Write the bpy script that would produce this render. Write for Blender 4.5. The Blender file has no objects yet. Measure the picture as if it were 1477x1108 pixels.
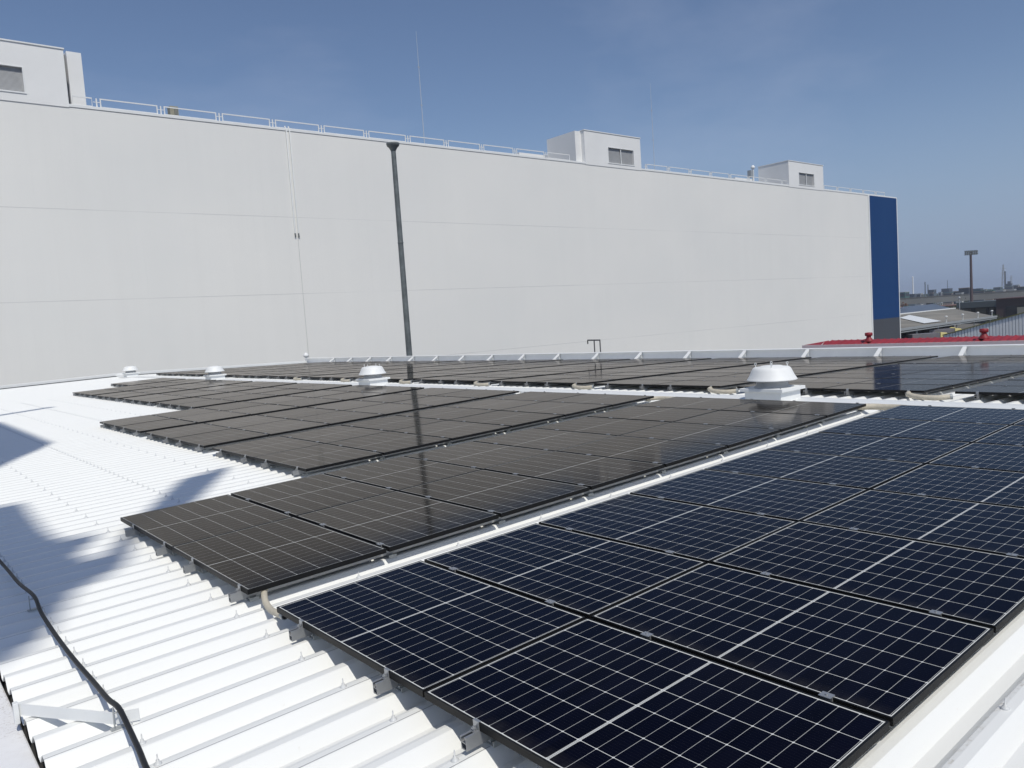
import bpy, bmesh, math, random
from mathutils import Vector, Matrix
random.seed(7)
C = bpy.context.scene.collection
S = bpy.context.scene
R = math.radians

# ------------------------------------------------------------------ camera, sky, sun
cam_d = bpy.data.cameras.new('camera'); cam = bpy.data.objects.new('camera', cam_d); C.objects.link(cam)
cam_d.sensor_width = 36; cam_d.lens = 36*1121.9/1477; cam_d.clip_start = 0.05; cam_d.clip_end = 12000
rt = Vector((0.761808, -0.644236, -0.067886)); dn = Vector((-0.103091, -0.017108, -0.994525)); fw = Vector((0.639547, 0.764635, -0.079448))
M = Matrix.Identity(4)
for i in range(3):
    M[i][0] = rt[i]; M[i][1] = -dn[i]; M[i][2] = -fw[i]
M.translation = Vector((-1.93394, -4.88851, 1.75629))
cam.matrix_world = M
S.camera = cam

SUN_EL, SUN_DX, SUN_DY = 55.0, -0.27, -0.96
sd = Vector((SUN_DX, SUN_DY, 0)).normalized()
to_sun = Vector((sd.x*math.cos(R(SUN_EL)), sd.y*math.cos(R(SUN_EL)), math.sin(R(SUN_EL))))
W = bpy.data.worlds.new('World'); S.world = W; W.use_nodes = True
wn = W.node_tree; bg = wn.nodes['Background']
sky = wn.nodes.new('ShaderNodeTexSky'); sky.sky_type = 'NISHITA'; sky.sun_disc = False
sky.sun_elevation = R(SUN_EL); sky.sun_rotation = math.atan2(to_sun.x, to_sun.y)
sky.air_density = 1.0; sky.dust_density = 0.5; sky.ozone_density = 2.2; sky.altitude = 10
# thin wispy high cloud in the sky itself
tc = wn.nodes.new('ShaderNodeTexCoord'); mp = wn.nodes.new('ShaderNodeMapping'); mp.inputs['Scale'].default_value = (1.2, 2.2, 5.0); mp.inputs['Rotation'].default_value = (0.2, 0.1, 0.6)
nz = wn.nodes.new('ShaderNodeTexNoise'); nz.inputs['Scale'].default_value = 1.6; nz.inputs['Detail'].default_value = 6; nz.inputs['Roughness'].default_value = 0.55
rp = wn.nodes.new('ShaderNodeMapRange'); rp.inputs['From Min'].default_value = 0.48; rp.inputs['From Max'].default_value = 0.85; rp.inputs['To Max'].default_value = 0.30
mx = wn.nodes.new('ShaderNodeMix'); mx.data_type = 'RGBA'
wn.links.new(tc.outputs['Generated'], mp.inputs['Vector']); wn.links.new(mp.outputs[0], nz.inputs['Vector']); wn.links.new(nz.outputs[0], rp.inputs['Value'])
wn.links.new(rp.outputs[0], mx.inputs[0]); wn.links.new(sky.outputs[0], mx.inputs[6]); mx.inputs[7].default_value = (5.6, 6.3, 7.6, 1)
sep = wn.nodes.new('ShaderNodeSeparateXYZ'); wn.links.new(tc.outputs['Generated'], sep.inputs[0])
hz = wn.nodes.new('ShaderNodeMapRange'); hz.interpolation_type = 'SMOOTHSTEP'; hz.inputs['From Min'].default_value = 0.26; hz.inputs['From Max'].default_value = -0.02; hz.inputs['To Max'].default_value = 0.97
wn.links.new(sep.outputs[2], hz.inputs['Value'])
mh = wn.nodes.new('ShaderNodeMix'); mh.data_type = 'RGBA'; wn.links.new(hz.outputs[0], mh.inputs[0]); mt = wn.nodes.new('ShaderNodeMix'); mt.data_type = 'RGBA'; mt.blend_type = 'MULTIPLY'; mt.inputs[0].default_value = 1; mt.inputs[7].default_value = (1.0, .985, 1.045, 1)
wn.links.new(mx.outputs[2], mt.inputs[6]); wn.links.new(mt.outputs[2], mh.inputs[6]); mh.inputs[7].default_value = (2.9, 3.85, 5.7, 1)
wn.links.new(mh.outputs[2], bg.inputs['Color']); bg.inputs['Strength'].default_value = 0.078
sun_d = bpy.data.lights.new('sun', 'SUN'); sun_d.energy = 2.75; sun_d.angle = R(0.53); sun_d.color = (1.0, 0.962, 0.875)
sun = bpy.data.objects.new('sun', sun_d); C.objects.link(sun)
sun.rotation_euler = to_sun.to_track_quat('Z', 'Y').to_euler()
S.view_settings.view_transform = 'Standard'; S.view_settings.look = 'None'; S.view_settings.exposure = 0.16; S.view_settings.gamma = 1.0

# ------------------------------------------------------------------ materials
def new_mat(name):
    m = bpy.data.materials.new(name); m.use_nodes = True
    return m, m.node_tree, m.node_tree.nodes['Principled BSDF']
def N(t, kind, **kw):
    n = t.nodes.new(kind)
    for k, v in kw.items(): setattr(n, k, v)
    return n
def math_n(t, op, a, b=None, c=None):
    n = t.nodes.new('ShaderNodeMath'); n.operation = op
    for i, v in enumerate((a, b, c)):
        if v is None: continue
        if isinstance(v, (int, float)): n.inputs[i].default_value = v
        else: t.links.new(v, n.inputs[i])
    return n.outputs[0]
def mix_c(t, f, a, b):
    n = t.nodes.new('ShaderNodeMix'); n.data_type = 'RGBA'
    for sck, v in ((n.inputs[0], f), (n.inputs[6], a), (n.inputs[7], b)):
        if isinstance(v, tuple): sck.default_value = (*v, 1)
        elif isinstance(v, (int, float)): sck.default_value = v
        else: t.links.new(v, sck)
    return n.outputs[2]
def noise(t, scale, detail=4, rough=.6, coord='Object', stretch=None):
    tcn = t.nodes.new('ShaderNodeTexCoord'); n = t.nodes.new('ShaderNodeTexNoise')
    n.inputs['Scale'].default_value = scale; n.inputs['Detail'].default_value = detail; n.inputs['Roughness'].default_value = rough
    src = tcn.outputs[coord]
    if stretch:
        m = t.nodes.new('ShaderNodeMapping'); m.inputs['Scale'].default_value = stretch; t.links.new(src, m.inputs[0]); src = m.outputs[0]
    t.links.new(src, n.inputs['Vector'])
    return n.outputs[0]
def ramp(t, v, a, b, lo=0., hi=1.):
    n = t.nodes.new('ShaderNodeMapRange'); n.inputs['From Min'].default_value = a; n.inputs['From Max'].default_value = b
    n.inputs['To Min'].default_value = lo; n.inputs['To Max'].default_value = hi
    t.links.new(v, n.inputs['Value']); return n.outputs[0]
def simple(name, col, rough=.5, metal=0., var=.12, scale=4., spec=.5):
    m, t, p = new_mat(name)
    v = ramp(t, noise(t, scale, 5), .3, .7)
    dark = tuple(c*(1-var) for c in col); light = tuple(min(1, c*(1+var*.5)) for c in col)
    t.links.new(mix_c(t, v, dark, light), p.inputs['Base Color'])
    p.inputs['Roughness'].default_value = rough; p.inputs['Metallic'].default_value = metal; p.inputs['Specular IOR Level'].default_value = spec
    return m

WHITE = simple('white_paint', (.78, .79, .78), .45, var=.05, scale=1.2)
VENTW = simple('ventilator_white', (.8, .81, .8), .55, var=.04, scale=6)
GREYM = simple('galvanised_steel', (.42, .44, .44), .45, .35, var=.15, scale=14)
ALU = simple('aluminium', (.40, .41, .42), .38, .6, var=.08, scale=20)
BLACKM = simple('black_anodised', (.009, .009, .0095), .5, .0, var=.2, scale=8, spec=.2)
RUBBER = simple('black_cable_jacket', (.012, .012, .013), .55, var=.2, scale=30)
BEIGE = simple('beige_conduit', (.55, .5, .40), .6, var=.12, scale=18)
REDP = simple('red_paint', (.27, .022, .03), .5, var=.22, scale=3)
DARK = simple('dark_void', (.02, .02, .022), .8)
CONC = simple('concrete', (.30, .29, .27), .85, var=.25, scale=.35)
POLEM = simple('weathered_pole', (.155, .172, .172), .5, .2, var=.35, scale=2.5)

def roof_mat():
    m, t, p = new_mat('white_folded_roof')
    tcn = t.nodes.new('ShaderNodeTexCoord'); sx = t.nodes.new('ShaderNodeSeparateXYZ'); t.links.new(tcn.outputs['Object'], sx.inputs[0])
    # standing lap joint on every second rib
    fy = math_n(t, 'FRACT', math_n(t, 'DIVIDE', math_n(t, 'ADD', sx.outputs['Y'], 500*.509-.375+.026), .509))
    lap = math_n(t, 'MULTIPLY', math_n(t, 'LESS_THAN', fy, .011), math_n(t, 'GREATER_THAN', sx.outputs['Y'], -3.4))
    dirt = ramp(t, noise(t, 1.3, 6, .65, stretch=(.35, 3, 1)), .52, .78, 0, .16)
    spk = ramp(t, noise(t, 26, 4, .7), .66, .74, 0, .22)
    base = mix_c(t, dirt, (.80, .805, .785), (.60, .585, .53))
    base = mix_c(t, spk, base, (.55, .50, .43))
    base = mix_c(t, math_n(t, 'MULTIPLY', lap, .75), base, (.20, .20, .20))
    # grit gathered along the seams by the right-hand verge
    near = math_n(t, 'LESS_THAN', sx.outputs['Y'], -3.56)
    fy2 = math_n(t, 'ABSOLUTE', math_n(t, 'SUBTRACT', math_n(t, 'FRACT', math_n(t, 'DIVIDE', math_n(t, 'ADD', sx.outputs['Y'], 400*.2545-.375+.215), .2545)), .5))
    g = math_n(t, 'MULTIPLY', math_n(t, 'GREATER_THAN', fy2, .40), ramp(t, noise(t, 30, 6, .75), .50, .62))
    g = math_n(t, 'MULTIPLY', g, near)
    base = mix_c(t, math_n(t, 'MULTIPLY', g, .5), base, (.46, .41, .33))
    t.links.new(base, p.inputs['Base Color']); p.inputs['Roughness'].default_value = .42; p.inputs['Specular IOR Level'].default_value = .35
    return m
ROOF = roof_mat()

def ledge_mat():
    m, t, p = new_mat('dirty_white_ledge')
    d = ramp(t, noise(t, 5, 8, .75), .50, .72); d2 = ramp(t, noise(t, .9, 3), .45, .62)
    sp = ramp(t, noise(t, 55, 4, .7), .54, .62)
    f = math_n(t, 'MULTIPLY', math_n(t, 'MULTIPLY', sp, d2), .6)
    base = mix_c(t, math_n(t, 'MULTIPLY', d, .28), (.79, .79, .80), (.55, .53, .52))
    t.links.new(mix_c(t, f, base, (.22, .16, .12)), p.inputs['Base Color']); p.inputs['Roughness'].default_value = .7
    return m
LEDGE = ledge_mat()

PW, PL = 1.134, 1.722        # module width (along the ribs) and length (along the ridge)
def cell_mat(name, cell, cell2, strength, dust_amt, gloss_tint, refl):
    m, t, p = new_mat(name)
    t.nodes.remove(p)
    out = [n for n in t.nodes if n.type == 'OUTPUT_MATERIAL'][0]
    tcn = t.nodes.new('ShaderNodeTexCoord'); sx = t.nodes.new('ShaderNodeSeparateXYZ'); t.links.new(tcn.outputs['Object'], sx.inputs[0])
    x, y = sx.outputs['X'], sx.outputs['Y']
    mx0 = (PW-6*.1835)/2
    ux = math_n(t, 'DIVIDE', math_n(t, 'SUBTRACT', x, mx0-10*.1835), .1835)
    dx = math_n(t, 'MULTIPLY', math_n(t, 'ABSOLUTE', math_n(t, 'SUBTRACT', math_n(t, 'FRACT', math_n(t, 'ADD', ux, .5)), .5)), .1835)
    yy = math_n(t, 'ABSOLUTE', math_n(t, 'SUBTRACT', y, PL/2))
    uy = math_n(t, 'DIVIDE', math_n(t, 'SUBTRACT', yy, .007-.0925*10), .0925)
    dy = math_n(t, 'MULTIPLY', math_n(t, 'ABSOLUTE', math_n(t, 'SUBTRACT', math_n(t, 'FRACT', math_n(t, 'ADD', uy, .5)), .5)), .0925)
    lx = math_n(t, 'LESS_THAN', dx, .0016)
    ly = math_n(t, 'MULTIPLY', math_n(t, 'LESS_THAN', dy, .0011), .68)
    dia = math_n(t, 'LESS_THAN', math_n(t, 'ADD', dx, dy), .0072)
    mid = math_n(t, 'LESS_THAN', yy, .0052)
    midd = math_n(t, 'LESS_THAN', yy, .0011)
    ex = math_n(t, 'MAXIMUM', math_n(t, 'LESS_THAN', x, mx0), math_n(t, 'GREATER_THAN', x, PW-mx0))
    ey = math_n(t, 'GREATER_THAN', yy, .007+9*.0925+.005)
    line = math_n(t, 'MAXIMUM', math_n(t, 'MAXIMUM', lx, ly), math_n(t, 'MAXIMUM', dia, math_n(t, 'MAXIMUM', math_n(t, 'SUBTRACT', mid, midd), math_n(t, 'MAXIMUM', ex, ey))))
    # fine busbars across each half cell and a slight tone change from cell to cell
    bus = math_n(t, 'LESS_THAN', math_n(t, 'FRACT', math_n(t, 'MULTIPLY', ux, 10)), .07)
    wn2 = t.nodes.new('ShaderNodeTexWhiteNoise'); cb = t.nodes.new('ShaderNodeCombineXYZ')
    t.links.new(math_n(t, 'FLOOR', ux), cb.inputs[0]); t.links.new(math_n(t, 'FLOOR', math_n(t, 'DIVIDE', y, .0925)), cb.inputs[1])
    oi = t.nodes.new('ShaderNodeObjectInfo'); t.links.new(math_n(t, 'MULTIPLY', oi.outputs['Random'], 50), cb.inputs[2])
    t.links.new(cb.outputs[0], wn2.inputs['Vector'])
    col = mix_c(t, wn2.outputs['Value'], cell, cell2)
    col = mix_c(t, math_n(t, 'MULTIPLY', bus, .03), col, (.25, .26, .28))
    col = mix_c(t, math_n(t, 'MULTIPLY', line, strength), col, (.82, .83, .80))
    dust = ramp(t, noise(t, 2.2, 5, .65), .4, .75, 0, dust_amt)
    col = mix_c(t, dust, col, (.5, .45, .38))
    # dirt left by rain along the lower edge, and dried drip marks
    low = math_n(t, 'MULTIPLY', ramp(t, x, .10, .012), ramp(t, noise(t, 9, 5, .7, stretch=(.3, 1, 1)), .35, .75))
    col = mix_c(t, math_n(t, 'MULTIPLY', low, .05), col, (.5, .46, .40))
    spot = ramp(t, noise(t, 5.5, 3, .5), .735, .76)
    col = mix_c(t, math_n(t, 'MULTIPLY', spot, .10), col, (.6, .58, .53))
    df = t.nodes.new('ShaderNodeBsdfDiffuse'); t.links.new(col, df.inputs['Color'])
    gl = t.nodes.new('ShaderNodeBsdfGlossy'); gl.inputs['Roughness'].default_value = .085; gl.inputs['Color'].default_value = (*gloss_tint, 1)  # reflected colour put into the gloss: warm for black cells, bluish for navy
    bmp = t.nodes.new('ShaderNodeBump'); bmp.inputs['Strength'].default_value = .02; bmp.inputs['Distance'].default_value = .01
    t.links.new(noise(t, 3.0, 2), bmp.inputs['Height']); t.links.new(bmp.outputs[0], gl.inputs['Normal'])
    fr = t.nodes.new('ShaderNodeFresnel'); fr.inputs['IOR'].default_value = 1.38
    refl_v = math_n(t, 'MULTIPLY_ADD', oi.outputs['Random'], .10, refl-.05)
    mxs = t.nodes.new('ShaderNodeMixShader'); t.links.new(math_n(t, 'MULTIPLY', math_n(t, 'MAXIMUM', math_n(t, 'SUBTRACT', fr.outputs[0], .038), .0015), refl_v), mxs.inputs[0])
    t.links.new(df.outputs[0], mxs.inputs[1]); t.links.new(gl.outputs[0], mxs.inputs[2]); t.links.new(mxs.outputs[0], out.inputs['Surface'])
    return m
CELL = cell_mat('mono_cells_navy', (.0011, .0013, .0055), (.0018, .0022, .0085), .78, .003, (.90, .94, 1.0), .52)
CELLB = cell_mat('mono_cells_black', (.0060, .0043, .0034), (.0085, .0062, .005), .52, .006, (1.0, .95, .90), .61)

def wall_mat():
    m, t, p = new_mat('pale_cladding')
    tcn = t.nodes.new('ShaderNodeTexCoord'); sx = t.nodes.new('ShaderNodeSeparateXYZ'); t.links.new(tcn.outputs['Object'], sx.inputs[0])
    z = sx.outputs['Z']; jl = None
    brk = ramp(t, noise(t, .09, 3, .6, stretch=(1, 1, .2)), .36, .60, .12, 1)
    for zz in (12.2, 5.51, -1.15):
        l = math_n(t, 'LESS_THAN', math_n(t, 'ABSOLUTE', math_n(t, 'SUBTRACT', z, zz)), .028)
        jl = l if jl is None else math_n(t, 'MAXIMUM', jl, l)
    fx = math_n(t, 'LESS_THAN', math_n(t, 'FRACT', math_n(t, 'MULTIPLY', sx.outputs['X'], 1/1.0)), .03)
    v = ramp(t, noise(t, .05, 5, .6, stretch=(1, 1, 1.5)), .3, .7)
    st = ramp(t, noise(t, .8, 5, .65, stretch=(1, 1, .04)), .4, .8, 0, .055)
    base = mix_c(t, v, (.765, .762, .735), (.82, .808, .77))
    base = mix_c(t, st, base, (.42, .41, .39))
    base = mix_c(t, math_n(t, 'MULTIPLY', fx, .035), base, (.3, .3, .3))
    base = mix_c(t, math_n(t, 'MULTIPLY', math_n(t, 'MULTIPLY', jl, brk), .30), base, (.25, .25, .26))
    t.links.new(base, p.inputs['Base Color']); p.inputs['Roughness'].default_value = .6; p.inputs['Specular IOR Level'].default_value = .3
    return m
WALL = wall_mat()
def blue_mat():
    m, t, p = new_mat('blue_cladding'); tcn = t.nodes.new('ShaderNodeTexCoord'); sx = t.nodes.new('ShaderNodeSeparateXYZ'); t.links.new(tcn.outputs['Object'], sx.inputs[0])
    fx = math_n(t, 'LESS_THAN', math_n(t, 'FRACT', math_n(t, 'MULTIPLY', sx.outputs['X'], .9)), .045); fz = math_n(t, 'LESS_THAN', math_n(t, 'FRACT', math_n(t, 'DIVIDE', sx.outputs['Z'], 6.7)), .008)
    b = mix_c(t, ramp(t, noise(t, .25, 5, .65, stretch=(1, 1, .12)), .3, .75), (.006, .044, .155), (.010, .052, .165))
    b = mix_c(t, math_n(t, 'MULTIPLY', math_n(t, 'MAXIMUM', fx, fz), .35), b, (.004, .015, .05))
    t.links.new(b, p.inputs['Base Color']); p.inputs['Roughness'].default_value = .5; p.inputs['Specular IOR Level'].default_value = .15
    return m
BLUEW = blue_mat()
DGREYW = simple('dark_grey_cladding', (.062, .068, .08), .6, var=.08, scale=.05)
LOUV = simple('louvre_grey', (.42, .43, .44), .5, var=.1, scale=2)
FACADE = simple('penthouse_white', (.80, .80, .785), .55, var=.05, scale=.3)

# ------------------------------------------------------------------ mesh helpers
class MB:
    def __init__(s): s.b = bmesh.new()
    def poly(s, pts, mi=0):
        f = s.b.faces.new([s.b.verts.new(p) for p in pts]); f.material_index = mi; return s
    def box(s, lo, hi, mi=0, shear=0.):
        """axis box; shear lifts z with x (to follow a roof pitch)"""
        x0, y0, z0 = lo; x1, y1, z1 = hi
        v = [s.b.verts.new((x, y, z+shear*x)) for z in (z0, z1) for x, y in ((x0, y0), (x1, y0), (x1, y1), (x0, y1))]
        for q in ((3, 2, 1, 0), (4, 5, 6, 7), (0, 1, 5, 4), (1, 2, 6, 5), (2, 3, 7, 6), (3, 0, 4, 7)):
            f = s.b.faces.new([v[i] for i in q]); f.material_index = mi
        return s
    def bar(s, a, b, w, h=None, mi=0, up=(0, 0, 1)):
        """rectangular bar from a to b"""
        a, b = Vector(a), Vector(b); h = h or w; d = (b-a).normalized(); u = Vector(up)
        if abs(d.dot(u)) > .98: u = Vector((1, 0, 0))
        r = d.cross(u).normalized()*(w/2); u = r.cross(d).normalized()*(h/2)
        v = [s.b.verts.new(p+sx*r+sy*u) for p in (a, b) for sx, sy in ((-1, -1), (1, -1), (1, 1), (-1, 1))]
        for q in ((3, 2, 1, 0), (4, 5, 6, 7), (0, 1, 5, 4), (1, 2, 6, 5), (2, 3, 7, 6), (3, 0, 4, 7)):
            f = s.b.faces.new([v[i] for i in q]); f.material_index = mi
        return s
    def tube(s, pts, r, n=10, mi=0, caps=True):
        pts = [Vector(p) for p in pts]; rr = r if isinstance(r, (list, tuple)) else [r]*len(pts); rings = []
        for i, p in enumerate(pts):
            d = (pts[min(i+1, len(pts)-1)]-pts[max(i-1, 0)]).normalized()
            u = Vector((0, 0, 1)) if abs(d.z) < .95 else Vector((1, 0, 0))
            a = d.cross(u).normalized(); b = d.cross(a)
            rings.append([s.b.verts.new(p+rr[i]*(math.cos(2*math.pi*k/n)*a+math.sin(2*math.pi*k/n)*b)) for k in range(n)])
        for i in range(len(rings)-1):
            for k in range(n):
                f = s.b.faces.new((rings[i][k], rings[i][(k+1) % n], rings[i+1][(k+1) % n], rings[i+1][k])); f.smooth = True; f.material_index = mi
        if caps:
            for ring in (rings[0][::-1], rings[-1]):
                s.b.faces.new([s.b.verts.new(v.co) for v in ring]).material_index = mi
        return s
    def lathe(s, prof, n=32, c=(0, 0, 0), mi=0):
        rings = [[s.b.verts.new((c[0]+r*math.cos(2*math.pi*k/n), c[1]+r*math.sin(2*math.pi*k/n), c[2]+z)) for k in range(n)] for r, z in prof]
        for i in range(len(rings)-1):
            for k in range(n):
                f = s.b.faces.new((rings[i][k], rings[i][(k+1) % n], rings[i+1][(k+1) % n], rings[i+1][k])); f.smooth = True; f.material_index = mi
        for ring in (rings[0][::-1], rings[-1]): s.b.faces.new([s.b.verts.new(v.co) for v in ring]).material_index = mi
        return s
    def prism(s, pts2, z0, z1, mi=0):
        """polygon in XY extruded from z0 to z1"""
        a = [s.b.verts.new((x, y, z0)) for x, y in pts2]; b = [s.b.verts.new((x, y, z1)) for x, y in pts2]; n = len(a)
        fs = [s.b.faces.new(a[::-1]), s.b.faces.new(b)]+[s.b.faces.new((a[i], a[(i+1) % n], b[(i+1) % n], b[i])) for i in range(n)]
        for f in fs: f.material_index = mi
        return s
    def mesh(s, name, *mats, smooth_angle=None):
        bmesh.ops.recalc_face_normals(s.b, faces=s.b.faces)
        me = bpy.data.meshes.new(name); s.b.to_mesh(me); s.b.free()
        for m in mats: me.materials.append(m)
        return me
    def build(s, name, mat, parent=None, loc=None, bevel=0.):
        mats = mat if isinstance(mat, (list, tuple)) else [mat]
        return put(s.mesh(name, *mats), name, parent, loc, bevel)
def put(me, name, parent=None, loc=None, bevel=0.):
    o = bpy.data.objects.new(name, me); C.objects.link(o)
    if parent is not None: o.parent = parent
    if loc is not None: o.location = loc
    if bevel:
        b = o.modifiers.new('bevel', 'BEVEL'); b.width = bevel; b.segments = 2; b.limit_method = 'ANGLE'; b.angle_limit = R(40)
    return o
def tag(o, label=None, cat=None, group=None, kind=None):
    if label: o['label'] = label
    if cat: o['category'] = cat
    if group: o['group'] = group
    if kind: o['kind'] = kind
    return o
def thing(name, label, cat, loc=(0, 0, 0), rz=0., group=None):
    o = bpy.data.objects.new(name, None); C.objects.link(o); o.empty_display_size = .1
    o.location = loc; o.rotation_euler = (0, 0, rz)
    return tag(o, label, cat, group)
def copy_tree(o, parent=None):
    c = o.copy(); C.objects.link(c)
    if parent is not None: c.parent = parent
    for ch in list(o.children): copy_tree(ch, c)
    return c
ORD = 'zeroth first second third fourth fifth sixth seventh eighth ninth tenth eleventh twelfth thirteenth'.split()

# ------------------------------------------------------------------ ground
GZ = -12.5
def ground_mat():
    m, t, p = new_mat('yard_asphalt')
    v = ramp(t, noise(t, .02, 6, .6), .35, .65); w = ramp(t, noise(t, .6, 5, .7), .3, .7)
    b = mix_c(t, v, (.055, .055, .055), (.13, .125, .115)); b = mix_c(t, math_n(t, 'MULTIPLY', w, .35), b, (.07, .07, .07))
    t.links.new(b, p.inputs['Base Color']); p.inputs['Roughness'].default_value = .9
    return m
tag(MB().poly([(-4500, -4500, GZ), (4500, -4500, GZ), (4500, 4500, GZ), (-4500, 4500, GZ)]).build('ground', ground_mat()), kind='structure')

# ------------------------------------------------------------------ our building with the folded-plate roof
SL = 0.022536               # pitch of the roof (1.29 degrees)
XR = 10.2                   # ridge
XE0, XE1 = -1.45, 22.2      # eaves
Y0, Y1 = -14.0, 46.4        # verges
CREST, DEPTH, PITCH, YC = -.125, .064, .2545, .375
def zr(x): return SL*x if x <= XR else SL*(2*XR-x)
plant = thing('factory_building', 'low factory with white ribbed metal roof carrying the solar panels', 'building', (0, 0, 0))
def rib_profile():
    ks = range(int((Y0-YC)/PITCH)+1, int((Y1-YC)/PITCH)); pr = []
    for k in ks:
        c = YC+k*PITCH
        pr += [(c-.098, CREST-DEPTH), (c-.036, CREST-.004), (c-.030, CREST), (c+.012, CREST), (c+.034, CREST-.004), (c+.094, CREST-DEPTH)]
    return pr
def roof_sheet(xs, zf):
    b = MB(); pr = rib_profile()
    rows = [[b.b.verts.new((x, y, zf(x)+z)) for y, z in pr] for x in xs]
    for i in range(len(rows)-1):
        for j in range(len(pr)-1): b.b.faces.new((rows[i][j], rows[i+1][j], rows[i+1][j+1], rows[i][j+1]))
    return b
roof_near = roof_sheet([XE0, XR], zr).build('roof_sheet', ROOF, plant)
roof_far = roof_sheet([XR, XE1], zr).build('roof_sheet', ROOF, plant)
# closures under the eave ribs, the shade of their openings put into grey
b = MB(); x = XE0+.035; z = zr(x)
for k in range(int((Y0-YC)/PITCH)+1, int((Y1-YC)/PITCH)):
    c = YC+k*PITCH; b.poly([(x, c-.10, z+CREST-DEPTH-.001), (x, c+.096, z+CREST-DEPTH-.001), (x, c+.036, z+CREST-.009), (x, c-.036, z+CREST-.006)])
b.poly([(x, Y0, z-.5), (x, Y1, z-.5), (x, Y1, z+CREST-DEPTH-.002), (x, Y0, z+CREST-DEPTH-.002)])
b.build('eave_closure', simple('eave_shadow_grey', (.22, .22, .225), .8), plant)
b = MB(); b.box((XE0+.2, Y0+.1, GZ), (XE1-.1, Y1-.05, -.50)); b.build('wall', FACADE, plant)
# ridge cap: two flat wings and a turned-down notched edge over the ribs
b = MB(); zc = zr(XR)
b.poly([(XR-.30, Y0, zc-.113), (XR, Y0, zc-.098), (XR, Y1, zc-.098), (XR-.30, Y1, zc-.113)])
b.poly([(XR, Y0, zc-.098), (XR+.30, Y0, zc-.113), (XR+.30, Y1, zc-.113), (XR, Y1, zc-.098)])
for sx in (-1, 1):
    for k in range(int((Y0-YC)/PITCH)+1, int((Y1-YC)/PITCH)):
        c = YC+k*PITCH; x = XR+sx*.302
        b.poly([(x, c+.05, zc-.113), (x, c+PITCH-.05, zc-.113), (x, c+PITCH-.095, zc-.185), (x, c+.095, zc-.185)])
        b.poly([(x, c-.05, zc-.113), (x, c+.05, zc-.113), (x, c+.034, zc-.125), (x, c-.034, zc-.125)])
b.build('ridge_cap', WHITE, plant)
# verge trim along the left gable
b = MB()
for x0, x1 in ((XE0-.02, XR), (XR, XE1+.3)):
    b.poly([(x0, Y1-.05, zr(x0)-.09), (x1, Y1-.05, zr(x1)-.09), (x1, Y1-.05, zr(x1)+.05), (x0, Y1-.05, zr(x0)+.05)])
    b.poly([(x0, Y1-.05, zr(x0)+.05), (x1, Y1-.05, zr(x1)+.05), (x1, Y1+.25, zr(x1)+.06), (x0, Y1+.25, zr(x0)+.06)])
    b.poly([(x0, Y1+.25, zr(x0)+.06), (x1, Y1+.25, zr(x1)+.06), (x1, Y1+.25, -1.2), (x0, Y1+.25, -1.2)])
b.build('verge_trim', WHITE, plant)
# parapet along the far eave, with slanting struts every 2.4 m
b = MB()
b.box((22.30, Y0, -1.6), (22.38, Y1+.25, .17)); b.box((22.22, Y0, .17), (22.46, Y1+.28, .205))
b.build('parapet', simple('parapet_white', (.86, .865, .86), .5, var=.03), plant, bevel=.008)
b = MB(); b.bar((21.80, 0, -.11), (22.24, 0, .165), .10, .05); b.box((21.72, -.09, -.155), (21.92, .09, -.13)); b.bar((22.26, 0, -.05), (22.26, 0, .165), .04, .05)
sm = b.mesh('strut', WHITE)
for i in range(18): put(sm, 'strut', plant, (0, 1.38+2.4*i, 0))
# roof bolts on the rib crests
b = MB(); b.lathe([(.0195, 0), (.0195, .003), (.010, .012), (.008, .012), (.008, .021), (.0035, .021), (.0032, .045), (.001, .05)], 10)
BOLTM = simple('painted_bolt', (.62, .63, .63), .45, var=.1)
bolt_me = b.mesh('roof_bolt', BOLTM)
spots = []
for k in range(10):
    x = -1.07+.945*k
    for j in range(-16, 180):
        if k % 2 and j % 2: continue
        spots.append((x, YC+j*PITCH+.004))
def hidden_bolt(x, y):
    for (ax, ay, w, _r, _m) in NEAR:
        if x > ax-.02 and ay-.1 < y < ay+2*PL+.115: return True
    return False
# arrays on the near slope: (first x, right-hand y, columns, rows, material)
PU, PV = 1.1646, 1.737
NEAR = [(0, -3.474, 2, 8, CELL), (0, .484, 2, 8, CELLB), (2*PU, 4.454, 2, 6, CELLB), (2*PU, 8.30, 2, 6, CELLB), (2*PU, 12.10, 2, 6, CELLB),
        (4*PU, 15.96, 2, 4, CELLB), (4*PU, 19.75, 2, 4, CELLB), (4*PU, 23.60, 2, 4, CELLB), (4*PU, 27.45, 2, 4, CELLB), (6*PU, 31.35, 2, 2, CELLB)]
vis = [q for q in spots if not hidden_bolt(*q)]
camp = Vector((-1.93, -4.89, 1.76))
def in_frame(x, y):
    d = Vector((x, y, zr(x)-.1))-camp; zz = d.dot(fw)
    if zz < .2: return False
    u = 738.5+1121.9*d.dot(rt)/zz; v = 554+1121.9*d.dot(dn)/zz
    return 0 < u < 1477 and 0 < v < 1108
vis.sort(key=lambda q: (0 if in_frame(*q) else 1, (Vector((q[0], q[1], 0))-camp).length))
for x, y in vis[:98]: put(bolt_me, 'roof_bolt', plant, (x, y, zr(x)+CREST))
b = MB()
for x, y in vis[98:]:
    if y > 30 or y < -8: continue
    z = zr(x)+CREST
    b.lathe([(.0195, 0), (.0195, .004), (.009, .012), (.0035, .02), (.001, .05)], 5, (x, y, z))
o = b.build('small_roof_bolts', BOLTM, plant); o['kind'] = 'stuff'

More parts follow.
